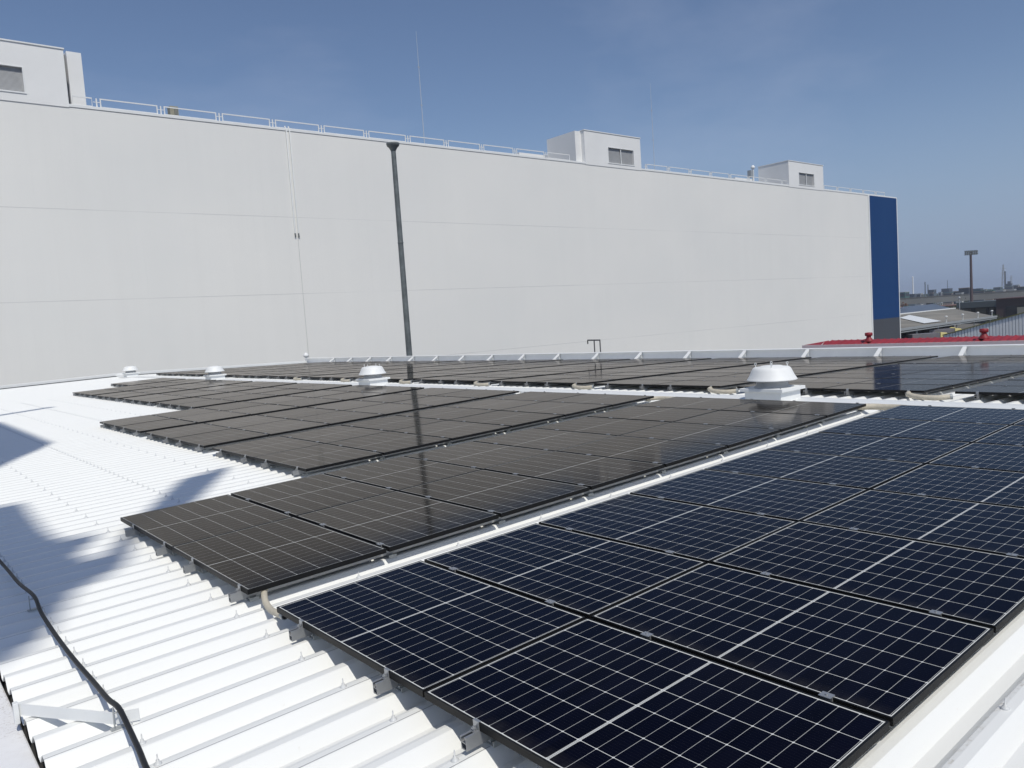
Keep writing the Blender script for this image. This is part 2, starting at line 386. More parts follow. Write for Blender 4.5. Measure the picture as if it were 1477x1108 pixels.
# ------------------------------------------------------------------ solar panels
TH = math.atan(SL)
def frame_mesh():
    b = MB(); t, h, d = .0105, .0012, .035
    # outer frame as four channel bars: side faces and top lip
    for lo, hi in (((0, 0), (PW, t)), ((0, PL-t), (PW, PL)), ((0, t), (t, PL-t)), ((PW-t, t), (PW, PL-t))):
        b.box((lo[0], lo[1], -d), (hi[0], hi[1], h))
    return b.mesh('frame', BLACKM)
FRAME = frame_mesh()
BACKS = simple('white_backsheet', (.72, .72, .70), .6, var=.03)
def cell_mesh(m):
    b = MB(); t = .0105
    b.box((t, t, -.006), (PW-t, PL-t, -.0003))
    for f in b.b.faces:
        if f.calc_center_median().z < -.005: f.material_index = 1
    return b.mesh('cell_glass', m, BACKS)
CELL_ME = {m: cell_mesh(m) for m in (CELL, CELLB)}
b = MB(); b.box((PW-.30, PL/2-.05, -.028), (PW-.2, PL/2+.05, -.008)); JB = b.mesh('junction_box', BLACKM)
protos = {}
def panel(x, y, mat, label, group, far=False, jb=True):
    th = TH if far else -TH
    key = (mat, jb)
    if key not in protos:
        o = bpy.data.objects.new('solar_panel', None); C.objects.link(o); o.empty_display_size = .1
        put(FRAME, 'frame', o); put(CELL_ME[mat], 'cell_glass', o)
        if jb: put(JB, 'junction_box', o)
        protos[key] = o
    else: o = copy_tree(protos[key])
    o.location = (x, y, zr(x)+random.uniform(-.0015, .0015)); o.rotation_euler = (random.uniform(-.0016, .0016), th+random.uniform(-.0014, .0014), 0)
    return tag(o, label, 'solar panel', group)
NEAR_NAMES = ['front navy array', 'brown tinted array beside the navy one', 'third array from the right', 'fourth array from the right', 'fifth array from the right',
              'sixth array from the right', 'seventh array from the right', 'eighth array from the right', 'ninth array from the right', 'leftmost short array']
for ai, (ax, ay, nc, nr, mat) in enumerate(NEAR):
    for r in range(nr):
        for c in range(nc):
            panel(ax+r*PU+.002, ay+c*PV+(.0 if c == 0 else 0), mat, f"black framed solar panel, {ORD[r+1]} row up, {('right', 'left')[c]} column, {NEAR_NAMES[ai]}",
                  'solar panels on the near roof slope', jb=False)
FARX = 11.06
FAR = [-7.43, -3.53, .41-3.474+3.474-.0, 4.40, 8.20, 12.02, 15.80, 19.55, 23.35, 27.15, 31.0, 34.8, 38.7]
FAR = [-3.53]+[.39+3.835*i for i in range(11)]
for ai, ay in enumerate(FAR):
    nr = 9
    for r in range(nr):
        for c in range(2):
            panel(FARX+r*PU, ay+c*PV, CELLB, f"solar panel beyond the ridge, {ORD[r+1]} row, {('right', 'left')[c]} column, {ORD[ai+1]} far array from right", 'solar panels on the far roof slope', far=True, jb=False)

# ------------------------------------------------------------------ mounting rails with clamps and feet
def clamp_end():
    b = MB(); b.box((-.030, -.02, -.036), (-.002, .02, -.033)); b.box((-.006, -.02, -.033), (-.002, .02, .004)); b.box((-.006, -.02, .004), (.010, .02, .007))
    b.tube([(-.018, 0, -.033), (-.018, 0, -.012)], .006, 6); b.box((-.026, -.009, -.026), (-.010, .009, -.019)); return b.mesh('end_clamp', ALU)
def clamp_mid():
    b = MB(); b.box((-.022, -.028, .0025), (.022, .028, .0055)); b.tube([(0, 0, .004), (0, 0, .011)], .007, 6); b.box((-.008, -.028, -.033), (.008, .028, .0025)); return b.mesh('mid_clamp', ALU)
def foot():
    b = MB(); b.box((-.035, -.05, -.1245), (.035, .05, -.119)); b.box((-.035, -.05, -.119), (.035, -.044, -.098)); b.box((-.035, .044, -.119), (.035, .05, -.098))
    b.box((-.024, -.016, -.119), (.024, .016, -.0985)); b.tube([(0, .034, -.119), (0, .034, -.088)], .006, 6); return b.mesh('rail_foot', GREYM)
CE, CM, FT = clamp_end(), clamp_mid(), foot()
def rail_mesh(L):
    b = MB()   # open channel section along x
    b.box((-.08, -.020, -.098), (L, -.017, -.036)); b.box((-.08, .017, -.098), (L, .020, -.036)); b.box((-.08, -.017, -.098), (L, .017, -.094))
    b.box((-.08, -.017, -.039), (L, -.008, -.036)); b.box((-.08, .008, -.039), (L, .017, -.036)); b.box((-.08, -.017, -.066), (L, .017, -.063))
    return b.mesh('mounting_rail', ALU)
rail_cache = {}
def rail(x, y, nr, label, group, far=False):
    key = (nr, far)
    if key in rail_cache: o = copy_tree(rail_cache[key])
    else:
        if nr not in rail_cache: rail_cache[nr] = rail_mesh(nr*PU+.03)
        o = put(rail_cache[nr], 'mounting_rail'); put(CE, 'end_clamp', o)
        e = put(CE, 'end_clamp', o, (nr*PU+.005, 0, 0)); e.rotation_euler = (0, 0, math.pi)
        for r in range(1, nr): put(CM, 'mid_clamp', o, (r*PU, 0, 0))
        for r in range(0, nr+1, 1 if not far else 2): put(FT, 'rail_foot', o, (r*PU+.08, 0, 0))
        rail_cache[key] = o
    o.location = (x, y, zr(x)); o.rotation_euler = (0, TH if far else -TH, 0)
    return tag(o, label, 'rail', group)
def crest_near(y): return YC+round((y-YC)/PITCH)*PITCH
for ai, (ax, ay, nc, nr, mat) in enumerate(NEAR):
    left = ay+2*PL+.015
    for q, dv in enumerate((.435, 1.44, 2.2, 3.2)):
        rail(ax+.002, crest_near(left-dv), nr, f"aluminium mounting rail, {ORD[q+1]} from left under the {NEAR_NAMES[ai]}", 'mounting rails on the near roof slope')
for ai, ay in enumerate(FAR):
    left = ay+2*PL+.015
    for q, dv in enumerate((.435, 1.44, 2.2, 3.2)):
        rail(FARX, crest_near(left-dv), 9, f"mounting rail, {ORD[q+1]} from left under {ORD[ai+1]} far array from right, beyond ridge", 'mounting rails on the far roof slope', far=True)

# ------------------------------------------------------------------ roof ventilators on the ridge
def ventilator(y, s, label):
    t = thing('roof_ventilator', label, 'ventilator', (XR-.2, y, zr(XR)-.113), 0, 'round white roof ventilators along the ridge')
    b = MB(); b.box((-.36*s, -.40*s, -.06), (.36*s, .40*s, .20*s)); b.build('curb', VENTW, t, bevel=.006)
    b = MB(); b.box((-.43*s, -.47*s, .20*s), (.43*s, .47*s, .265*s)); b.build('curb_flange', VENTW, t, bevel=.006)
    b = MB(); b.box((-.62*s, -.66*s, -.014), (.62*s, .66*s, -.004)); b.build('flashing_plate', VENTW, t)
    b = MB(); b.lathe([(.36*s, .265*s), (.32*s, .30*s), (.29*s, .40*s), (.30*s, .47*s), (.27*s, .47*s)], 40); b.build('throat', simple_grey, t)
    b = MB(); b.lathe([(.30*s, .42*s), (.475*s, .405*s), (.485*s, .415*s), (.475*s, .428*s), (.43*s, .50*s), (.385*s, .60*s), (.36*s, .645*s), (.33*s, .665*s), (.22*s, .675*s), (.20*s, .69*s), (.02*s, .70*s)], 48); b.build('hood', VENTW, t)
    for k in range(4):
        a = k*math.pi/2+.55; c = Vector((.30*s*math.cos(a), .30*s*math.sin(a), .66*s)); e = MB()
        e.tube([c, c+Vector((0, 0, .05*s))], .009*s, 8)
        ring = [c+Vector((0, .022*s*math.cos(q*math.pi/4), .072*s+.022*s*math.sin(q*math.pi/4))) for q in range(9)]
        e.tube(ring, .007*s, 6, caps=False); e.build('lifting_eye', VENTW, t)
    for k in range(4):
        e = MB(); sx, sy = ((-1, -1), (1, -1), (1, 1), (-1, 1))[k]
        e.tube([(.37*s*sx, .40*s*sy, .26*s), (.37*s*sx, .40*s*sy, .285*s)], .012*s, 6); e.build('bolt', GREYM, t)
    return t
simple_grey = simple('ventilator_throat', (.42, .43, .44), .5, var=.1)
ventilator(2.44, 0.86, 'nearest and largest white mushroom roof ventilator, right of centre on the ridge')
ventilator(15.95, 0.86, 'second nearest white mushroom ventilator, in front of the grey pole')
ventilator(29.6, 0.86, 'third white roof ventilator on the ridge, over the fourth-furthest arrays')
ventilator(43.3, 0.86, 'smallest, farthest white roof ventilator near the left end of the ridge')

# ------------------------------------------------------------------ conduits
def conduit(pts, r, label, end=True, rib=True):
    b = MB(); P = [Vector(p) for p in pts]; out = []
    for i in range(len(P)-1):     # Catmull-Rom for smooth bends
        p0, p1, p2, p3 = P[max(i-1, 0)], P[i], P[i+1], P[min(i+2, len(P)-1)]
        for k in range(12):
            t = k/12; out.append(.5*((2*p1)+(-p0+p2)*t+(2*p0-5*p1+4*p2-p3)*t*t+(-p0+3*p1-3*p2+p3)*t**3))
    out.append(P[-1])
    rr = [r*(1+.06*(i % 2)) if rib else r for i in range(len(out))]
    b.tube(out, rr, 12); o = b.build('conduit', BEIGE); tag(o, label, 'conduit', 'beige cable conduits at the array ends')
    if end:
        d = (out[-1]-out[-2]).normalized(); e = MB()
        e.tube([out[-1]-d*.02, out[-1]+d*.015], r*1.12, 14); e.build('end_fitting', GREYM, o)
        e = MB(); e.tube([out[-1]+d*.0152, out[-1]+d*.018], r*.85, 12); e.build('bore', DARK, o)
    return o
conduit([(.17, .58, -.050), (.135, .52, -.055), (.083, .38, -.077), (.058, .237, -.094), (.050, .108, -.086), (.050, -.005, -.078)], .022, 'beige ribbed conduit with open black end at the corner of the navy array')
zt = zr(9.36)
conduit([(9.30, .62, zt-.055), (9.43, .45, zt-.06), (9.46, .28, zt-.065), (9.43, .06, zt-.06), (9.30, -.12, zt-.05)], .045, 'thick beige conduit bridging the tops of the navy and brown arrays', False)
conduit([(9.25, 4.62, zt-.06), (9.42, 4.5, zt-.06), (9.46, 4.3, zt-.06), (9.40, 3.9, zt-.06), (9.2, 3.8, zt-.06)], .035, 'beige conduit at the top of the gap left of the brown array', False)
for i, ay in enumerate(FAR[1:8]):
    zf = zr(11.0); y = ay-.05
    conduit([(11.12, y+.30, zf-.05), (10.95, y+.24, zf-.06), (10.86, y+.05, zf-.08), (10.86, y-.22, zf-.085), (10.95, y-.40, zf-.07)], .040,
            f'beige conduit at ridge side of the {ORD[i+1]} gap from the right between far arrays', True)

# ------------------------------------------------------------------ black cable on stand-off posts at the eave, with the white angle brace
cab = [(-1.144, 3.9, -.07), (-1.144, 3.653, -.062), (-1.118, 3.108, -.088), (-1.113, 2.462, -.078), (-1.097, 1.867, -.048), (-1.112, 1.489, -.078), (-1.114, .998, -.098), (-1.111, .453, -.104), (-1.101, -.051, -.099), (-1.109, -.425, -.068), (-1.104, -.631, -.047), (-1.111, -.835, -.068), (-1.128, -1.076, -.078), (-1.152, -1.4, -.088), (-1.17, -2.2, -.09), (-1.18, -5, -.09)]
ct = thing('power_cable', 'thick black cable running along the roof eave in the lower left', 'cable', (-1.1, 0, -.13))
b = MB(); P = [Vector(p)-Vector((-1.1, 0, -.13)) for p in cab]; out = []
for i in range(len(P)-1):
    p0, p1, p2, p3 = P[max(i-1, 0)], P[i], P[i+1], P[min(i+2, len(P)-1)]
    for k in range(8):
        t = k/8; out.append(.5*((2*p1)+(-p0+p2)*t+(2*p0-5*p1+4*p2-p3)*t*t+(-p0+3*p1-3*p2+p3)*t**3))
b.tube(out, .0135, 12); b.build('cable_jacket', RUBBER, ct)
for y, z in ((1.867, -.048), (-.631, -.047), (4.4, -.06)):
    b = MB(); x = -1.10; b.box((x-.05, y-.02, zr(x)+CREST+.001), (x+.05, y+.02, zr(x)+CREST+.004)); b.tube([(x-.03, y, zr(x)+CREST), (x-.03, y, z+.01)], .004, 6); b.tube([(x-.03, y, z-.02), (x+.02, y, z-.02)], .004, 6)
    o = b.build('cable_post', GREYM); tag(o, {1.867: 'thin steel post under the black cable, inside the roof shadow', -.631: 'thin steel post under the cable at the white brace', 4.4: 'thin steel cable post at the far end of the black cable'}[y], 'cable post', 'posts holding the black cable')
t = thing('angle_brace', 'white painted flat steel brace lying diagonally at the eave under the black cable', 'bracket', (-1.3, -.2, -.13))
b = MB(); z0 = .0
b.bar((-.165, .14, z0+.014), (.18, -.39, z0+.018), .004, .062)
b.bar((-.15, .145, z0-.015), (.195, -.385, z0-.011), .036, .004); b.build('long_leg', WHITE, t)
b = MB(); b.bar((.182, -.394, z0+.018), (.285, -.445, z0+.020), .004, .062); b.build('short_leg', WHITE, t)
b = MB(); b.box((-.19, .12, -.06), (-.165, .16, .055)); b.build('mounting_lug', WHITE, t, bevel=.004)

# ledge of the canopy next to the eave
t = thing('eave_ledge', 'flat dirty white canopy top below the roof edge in the bottom left corner', 'ledge', (0, 0, 0))
b = MB(); b.box((-3.4, -14, -.9), (-1.456, 30, -.238)); b.build('slab', LEDGE, t, bevel=.01)
b = MB(); b.box((-3.3, -13.9, GZ), (-1.6, 29.9, -.9)); b.build('wall', FACADE, t)

# ------------------------------------------------------------------ tall pole behind the parapet
t = thing('tall_pole', 'tall weathered grey pole with flared cap standing before the big white wall', 'pole', (24.3, 36.2, GZ))
b = MB(); H = 13.0-GZ
b.lathe([(.22, 0), (.185, H-13), (.175, H-9), (.155, H-3), (.145, H-.3)], 24); b.build('shaft', POLEM, t)
b = MB(); b.lathe([(.155, H-.42), (.17, H-.38), (.26, H-.22), (.37, H-.12), (.40, H-.02), (.40, H+.05), (.1, H+.10)], 24); b.build('flared_cap', POLEM, t)
b = MB()
for z in (H-6,): b.lathe([(.165, z), (.182, z+.02), (.182, z+.08), (.165, z+.10)], 24)
b.build('joint_band', POLEM, t)

# goal-post pipe frame and small vent behind the parapet
b = MB(); X = 23.0
b.tube([(X, 18.73, -2), (X, 18.73, .69)], .026, 8); b.tube([(X, 19.08, -2), (X, 19.08, .69)], .026, 8); b.tube([(X, 18.72, .70), (X, 19.47, .715), (X, 19.48, .55)], .03, 8)
tag(b.build('pipe_frame', simple('dark_steel', (.08, .08, .085), .5)), 'small dark goal-post pipe frame sticking up behind the parapet', 'pipe frame')
t = thing('vent_pipe', 'small pale vent pipe with dark bracket behind the left end of the parapet', 'vent', (23.0, 47.6, -2.0))
b = MB(); b.tube([(0, .35, 0), (0, .35, 2.25)], .09, 10); b.lathe([(.1, 2.2), (.2, 2.28), (.2, 2.4), (.05, 2.55)], 14, (0, .35, 0)); b.build('pipe', VENTW, t)
b = MB(); b.box((-.05, -.5, 1.98), (.05, .45, 2.10)); b.build('bracket', POLEM, t)

# ------------------------------------------------------------------ the big white warehouse
YW = 60.0; ZT = 19.62
wh = thing('warehouse', 'huge white windowless warehouse with blue corner panel filling the background', 'building', (0, 0, 0))
b = MB(); b.box((-120, YW, GZ), (136.6, 118, ZT)); b.build('wall', WALL, wh)
b = MB(); b.box((137.0, YW-.1, -2.25), (147.7, 118, ZT)); b.build('blue_panel', BLUEW, wh)
b = MB(); b.box((137.0, YW-.1, GZ), (147.7, 118, -2.25)); b.build('grey_base', DGREYW, wh)
b = MB(); b.box((136.6, YW-.14, GZ), (137.0, 118, ZT+.02)); b.box((147.7, YW-.14, GZ), (147.95, 118, ZT+.02)); b.build('corner_trim', WHITE, wh)
b = MB(); b.box((-120, YW-.05, ZT+.02), (148.0, YW+.35, ZT+.24)); b.build('coping', WHITE, wh, bevel=.02)
b = MB(); b.box((-119, YW+.35, ZT), (147.9, 117.9, ZT+.1)); b.build('flat_roof', CONC, wh)
def louvre(par, x0, x1, z0, z1, yf):
    f = MB()
    f.box((x0-.12, yf-.05, z0-.1), (x1+.12, yf+.02, z0)); f.box((x0-.08, yf-.03, z1), (x1+.08, yf+.02, z1+.06)); xm = (x0+x1)/2; f.box((xm-.05, yf+.03, z0), (xm+.05, yf+.10, z1))
    f.box((x0-.08, yf-.03, z0), (x0, yf+.02, z1)); f.box((x1, yf-.03, z0), (x1+.08, yf+.02, z1))
    lo = f.build('louvre_frame', WHITE, par)
    s = MB(); n = 22
    for i in range(n):
        z = z0+(i+.5)*(z1-z0)/n; s.bar((x0, yf+.22, z), (x1, yf+.22, z), .16, .015, up=(0, -.9, .42))
    s.build('louvre_blades', LOUV, lo)
    k = MB(); k.box((x0-.05, yf+.36, z0-.05), (x1+.05, yf+.40, z1+.05)); k.build('louvre_back', DGREYW, lo)
def block_with_hole(x0, x1, y0, y1, z0, z1, h):
    """box whose front face (y0) has an opening h=(x0,x1,z0,z1)"""
    b = MB(); d = .42; a0, a1, c0, c1 = h
    b.box((x0, y0+d, z0), (x1, y1, z1))
    b.box((x0, y0, z0), (a0, y0+d, z1)); b.box((a1, y0, z0), (x1, y0+d, z1)); b.box((a0, y0, z0), (a1, y0+d, c0)); b.box((a0, y0, c1), (a1, y0+d, z1))
    return b
PH = [(-14.0, 11.9, 66, 23.72, (2.6, 9.15, 20.3, 22.02), 'tall stair block at the upper left with large louvre', 'leftmost'), (65.88, 75.9, 65.3, 23.54, (69.9, 74.5, 20.12, 21.93), '', ''), (110.74, 121.3, 65.2, 23.58, (113.7, 118.3, 20.15, 22.0), '', '')]
PLAB = ['largest white rooftop block at the upper left edge, with wide grey louvre', 'middle white rooftop block with two-pane grey louvre and pilaster', 'small rightmost white rooftop block with two-pane grey louvre, near the blue corner']
for i, (x0, x1, yb, zt_, lv, _a, _b) in enumerate(PH):
    t = thing('rooftop_block', PLAB[i], 'rooftop block', (0, 0, 0), 0, 'white blocks on the warehouse roof')
    block_with_hole(x0, x1, YW-.055, yb, ZT-.02, zt_, lv).build('wall', FACADE, t)
    louvre(t, *lv, YW-.055)
    b = MB(); b.box((x0-.06, YW-.12, zt_), (x1+.06, yb+.06, zt_+.10)); b.build('roof_coping', WHITE, t)
    if i == 0:
        b = MB(); b.box((12.35, YW+1.2, ZT), (13.35, 66, zt_+.35)); b.build('pilaster', FACADE, t)
        b = MB(); b.box((11.9, YW+1.6, ZT), (12.35, 66, zt_+.2)); b.build('recess', simple('recess_shade_grey', (.2, .2, .21), .7), t)  # shade of the gap beside the pilaster put into a dark grey
    if i == 1:
        b = MB(); b.box((64.9, YW+.5, ZT), (65.88, 65.3, zt_-.03)); b.build('pilaster', FACADE, t)
        b = MB(); b.prism([(60.9, 66), (65.5, 66), (65.5, 74), (60.9, 74)], ZT, ZT+2.2); b.build('annex', FACADE, t)
    if i == 2:
        b = MB(); b.prism([(105.5, 66), (110.6, 66), (110.6, 74), (105.5, 74)], ZT, ZT+2.2); b.build('annex', FACADE, t)
# parapet railings
b = MB(); L = 4.58-.46; zb = ZT+.24
b.box((0, -.03, .60), (L, .03, .68)); b.box((0, -.02, .05), (L, .02, .08)); b.box((0, -.03, 0), (.08, .03, .60)); b.box((L-.08, -.03, 0), (L, .03, .60)); 
rail_me = b.mesh('railing', WHITE)
b = MB(); b.box((-.045, -.03, 0), (.045, .03, .66)); b.box((-.23, -.015, .36), (.23, .015, .40)); post_me = b.mesh('railing_post', WHITE)
def railing(x, L0, idx, where):
    o = bpy.data.objects.new('parapet_railing', None); C.objects.link(o); o.location = (x, YW+.12, zb); o.empty_display_size = .2
    r = put(rail_me, 'guard_rail', o, (.23, 0, 0)); r.scale = (L0/L, 1, 1); put(post_me, 'railing_post', o)
    tag(o, f'white railing section on warehouse roof edge, {where}', 'railing', 'white railing sections along the warehouse roof')
xs = [(9.2+4.58*i) for i in range(12)]
sect = [(13.8+4.588*i, L, f'{ORD[i+1]} section right of the leftmost block') for i in range(10)]+[(59.7, L*.85, 'last before the middle block')]
sect += [(76.9+4.6*i, L, f'{ORD[i+1]} section right of the middle block') for i in range(7)]+[(109.0, L*.3, 'short piece left of the rightmost block')]
sect += [(121.5+4.6*i, L, f'{ORD[i+1]} section right of the rightmost block') for i in range(4)]+[(140.0, L*.8, 'last before the blue corner end')]
for i, (x, l, w) in enumerate(sect): railing(x, l, i, w)
o = bpy.data.objects.new('parapet_railing', None); C.objects.link(o); o.location = (12.2, YW+.12, zb); r = put(rail_me, 'guard_rail', o); r.scale = (1.3/L, 1, 1)
tag(o, 'white railing stub beside the leftmost rooftop block', 'railing', 'white railing sections along the warehouse roof')
# twin downpipes, thin earth wire under them
for k, x in enumerate((28.66, 28.98)):
    t = thing('downpipe', ('left', 'right')[k]+' white pipe of the twin pipes running down the upper wall', 'downpipe', (x, YW-.056, 10.8), 0, 'twin white pipes on the wall')
    b = MB(); b.tube([(0, 0, 0), (0, 0, 8.95), (0, .15, 9.25)], .062, 10); b.build('pipe', WHITE, t)
    b = MB(); b.tube([(.02, 0, -.35), (0, 0, .02)], .06, 10); b.build('open_end', POLEM, t)
b = MB(); b.tube([(28.9, YW-.03, 10.6), (28.92, YW-.03, GZ)], .010, 6); tag(b.build('earth_wire', GREYM), 'thin wire hanging down the wall below the twin pipes', 'wire')
# things on the warehouse roof
t = thing('rooftop_unit', 'small tan equipment box behind the railing near the leftmost block', 'equipment box', (20.0, 62.2, ZT+.1))
b = MB(); b.box((-.32, -.3, 0), (.34, .4, 1.45)); b.build('casing', simple('tan_metal', (.33, .31, .23), .6, var=.25, scale=3), t, bevel=.02)
b = MB()
for i in range(3): b.box((.0+.11*i, -.32, .15), (.06+.11*i, -.3, 1.36))
b.build('grille', POLEM, t)
def rod(x, y, top, label):
    t = thing('lightning_rod', label, 'lightning rod', (x, y, ZT), 0, 'tall lightning rods on the warehouse roof')
    b = MB(); b.tube([(0, 0, 0), (0, 0, 5), (0, 0, top-ZT-4), (0, 0, top-ZT)], [.042, .036, .028, .012], 8); b.build('mast', simple('rod_steel', (.50, .55, .60), .5), t)
    b = MB()
    for z in (6.0, 10.0): b.box((-.14, -.03, z), (.14, .03, z+.06))
    b.build('spacer', GREYM, t)
rod(47.35, 66, 33.4, 'tall thin lightning rod rising left of the middle rooftop block')
rod(86.0, 66, 33.4, 'tall thin lightning rod rising right of the middle rooftop block')
t = thing('roof_camera_post', 'white post with grey box left of the rightmost rooftop block', 'post', (102.9, 61.2, ZT+.1))
b = MB(); b.tube([(0, 0, 0), (0, 0, 2.3)], .14, 10); b.build('post', VENTW, t)
b = MB(); b.lathe([(.05, 2.2), (.30, 2.35), (.30, 2.6), (.1, 2.8)], 16); b.build('lamp_head', VENTW, t)
b = MB(); b.box((-1.05, -.3, 1.0), (-.35, .3, 2.0)); b.build('control_box', GREYM, t, bevel=.02)

# ------------------------------------------------------------------ red roof next door
def corr(x0, x1, y0, y1, za, zb_, pitch, amp):
    b = MB(); n = int((y1-y0)/pitch*6)+1; rows = []
    for x, z in ((x0, za), (x1, zb_)):
        rows.append([b.b.verts.new((x, y0+i*(y1-y0)/n, z+amp*math.sin(2*math.pi*i*(y1-y0)/n/pitch))) for i in range(n+1)])
    for i in range(n):
        f = b.b.faces.new((rows[0][i], rows[1][i], rows[1][i+1], rows[0][i+1])); f.smooth = True
    return b
red = thing('red_roofed_shed', 'low shed with red corrugated roof just beyond the white parapet', 'shed', (0, 0, 0))
corr(25.2, 25.9, -25, 9.75, .120, .245, .24, .035).build('corrugated_roof', REDP, red)
corr(25.92, 29.5, -25, 9.75, .235, -.02, .24, .03).build('corrugated_roof', REDP, red)
b = MB(); b.box((25.1, -25, .0), (25.17, 10.4, .142)); b.build('pale_fascia', simple('pale_pink', (.72, .58, .57), .6, var=.06), red)
b = MB(); b.box((25.2, -24.9, GZ), (29.4, 9.7, -.06)); b.build('wall', FACADE, red)
b = MB(); b.poly([(25.2, 9.7, .14), (25.2, 10.4, .145), (25.6, 9.76, .25)]); b.poly([(25.6, 9.76, .25), (25.9, 9.76, .26), (25.9, 9.7, .1), (25.2, 9.7, .1)]); b.build('hip_flashing', REDP, red)
for k, y in enumerate((8.12, 4.42)):
    t = thing('red_ventilator', ('left', 'right')[k]+' red mushroom ventilator on the red corrugated roof', 'ventilator', (25.6, y, .20), 0, 'red ventilators on the red roof')
    b = MB(); b.lathe([(.155, 0), (.15, .05), (.085, .13), (.075, .2), (.07, .22)], 20); b.build('base_cone', REDP, t)
    b = MB(); b.lathe([(.06, .19), (.115, .20), (.13, .23), (.13, .30), (.115, .315), (.02, .325)], 20); b.build('cap', REDP, t)

# ------------------------------------------------------------------ grey gabled shed with ribbed siding
gs = thing('grey_siding_shed', 'grey shed with vertically ribbed siding and sloping top at the right edge', 'shed', (0, 0, 0))
SID = simple('grey_siding', (.74, .75, .75), .5, var=.08, scale=.4); SIDD = simple('siding_groove', (.42, .43, .45), .6)
def ztop(y): return -.62+(13.0-y)*.262
b = MB(); y = 13.05
b.poly([(45.034, 13.05, GZ), (45.034, 13.05, ztop(13.05)), (45.034, 3, ztop(3)), (45.034, 3, GZ)])
b.poly([(45.1, 3, GZ), (45.1, 3, ztop(3)), (60, 3, ztop(3)), (60, 3, GZ)])
b.build('wall', SIDD, gs)
b = MB(); y = 13.02
while y > 3.1:
    b.poly([(45.0, y, GZ), (45.0, y, ztop(y)), (45.0, y-.105, ztop(y-.105)), (45.0, y-.105, GZ)])
    b.poly([(45.0, y-.105, GZ), (45.0, y-.105, ztop(y-.105)), (45.035, y-.12, ztop(y-.12)), (45.035, y-.12, GZ)])
    b.poly([(45.0, y, ztop(y)), (45.0, y, GZ), (45.035, y+.015, GZ), (45.035, y+.015, ztop(y+.015))])
    y -= .155
b.build('ribbed_siding', SID, gs)
b = MB(); b.poly([(44.95, 13.1, ztop(13.1)+.03), (44.95, 3, ztop(3)+.03), (60, 3, ztop(3)+.03), (60, 13.1, ztop(13.1)+.03)]); b.poly([(44.95, 13.1, ztop(13.1)-.02), (44.95, 3, ztop(3)-.02), (44.95, 3, ztop(3)+.03), (44.95, 13.1, ztop(13.1)+.03)])
b.build('roof_edge', simple('olive_edge', (.20, .19, .08), .7), gs)

# ------------------------------------------------------------------ long truck shed
def shed_roof_mat():
    m, t, p = new_mat('patched_shed_roof')
    v = ramp(t, noise(t, .10, 5, .6), .35, .65)
    b = mix_c(t, v, (.17, .165, .14), (.27, .25, .21)); w = ramp(t, noise(t, .35, 4, .6, stretch=(1, .12, 1)), .45, .75, 0, .5)
    b = mix_c(t, w, b, (.12, .09, .085)); t.links.new(b, p.inputs['Base Color']); p.inputs['Roughness'].default_value = .8
    return m
ts = thing('truck_shed', 'long open shed with patched roof sheltering the yellow trucks', 'shed', (0, 0, 0))
K = 2.1
E1, E2, RG1, RG2, BK1, BK2 = [camp+(Vector(q)-camp)*K for q in ((78, 31.8, -1.88), (116.5, 33.7, -1.92), (88, 47.5, -1.15), (142, 48.3, -1.15), (120, 62.5, -.55), (171, 63, -.5))]   # eave, ridge, back edge
b = MB(); b.poly([E1, E2, RG2, RG1]); b.build('front_roof', shed_roof_mat(), ts)
b = MB(); b.poly([RG1+Vector((0, .05, .02)), RG2+Vector((0, .05, .02)), BK2, BK1]); b.build('solar_roof', simple('dark_solar_roof', (.075, .085, .11), .35, var=.1, scale=.2), ts)
b = MB(); b.bar(RG1+Vector((0, 0, .12)), RG2+Vector((0, 0, .2)), 1.2, .3); b.build('ridge_flashing', WHITE, ts)
def on_front(u, v):   # point on the front roof, u along, v up-slope
    a = E1.lerp(E2, u); c = RG1.lerp(RG2, u); return a.lerp(c, v)+Vector((0, 0, .22))
b = MB(); b.poly([on_front(.39, .10), on_front(.53, .10), on_front(.60, .80), on_front(.48, .66)]); b.build('white_sheeting', WHITE, ts)
b = MB(); b.bar(E1+Vector((0, -.1, -.05)), E2+Vector((.3, -.1, -.12)), .5, .5); b.bar(E1+Vector((0, -.1, -.62)), E2+Vector((.3, -.1, -.62)), .25, .25); b.build('eave_gutter', GREYM, ts)
b = MB(); b.poly([(E1.x, E1.y+14, GZ), (E2.x+8, E2.y+14, GZ), (E2.x+8, E2.y+14, E1.z+.4), (E1.x, E1.y+14, E1.z+.4)]); b.build('back_wall', DARK, ts)
for i in range(6):
    p = E1.lerp(E2, .1+.17*i); b = MB(); b.box((p.x-.12, p.y+.1, GZ), (p.x+.12, p.y+.35, E1.z-.4)); b.build('post', GREYM, ts)
for i in range(4):
    p = E1.lerp(E2, .5+.15*i); b = MB(); b.tube([p+Vector((0, -.2, 0)), p+Vector((0, -.25, 1.3)), p+Vector((-.8, -.5, 1.6))], .1, 6); b.lathe([(.1, 0), (.4, .1), (.2, .35)], 10, p+Vector((-1.0, -.55, 1.5))); b.build('eave_lamp', VENTW, ts)

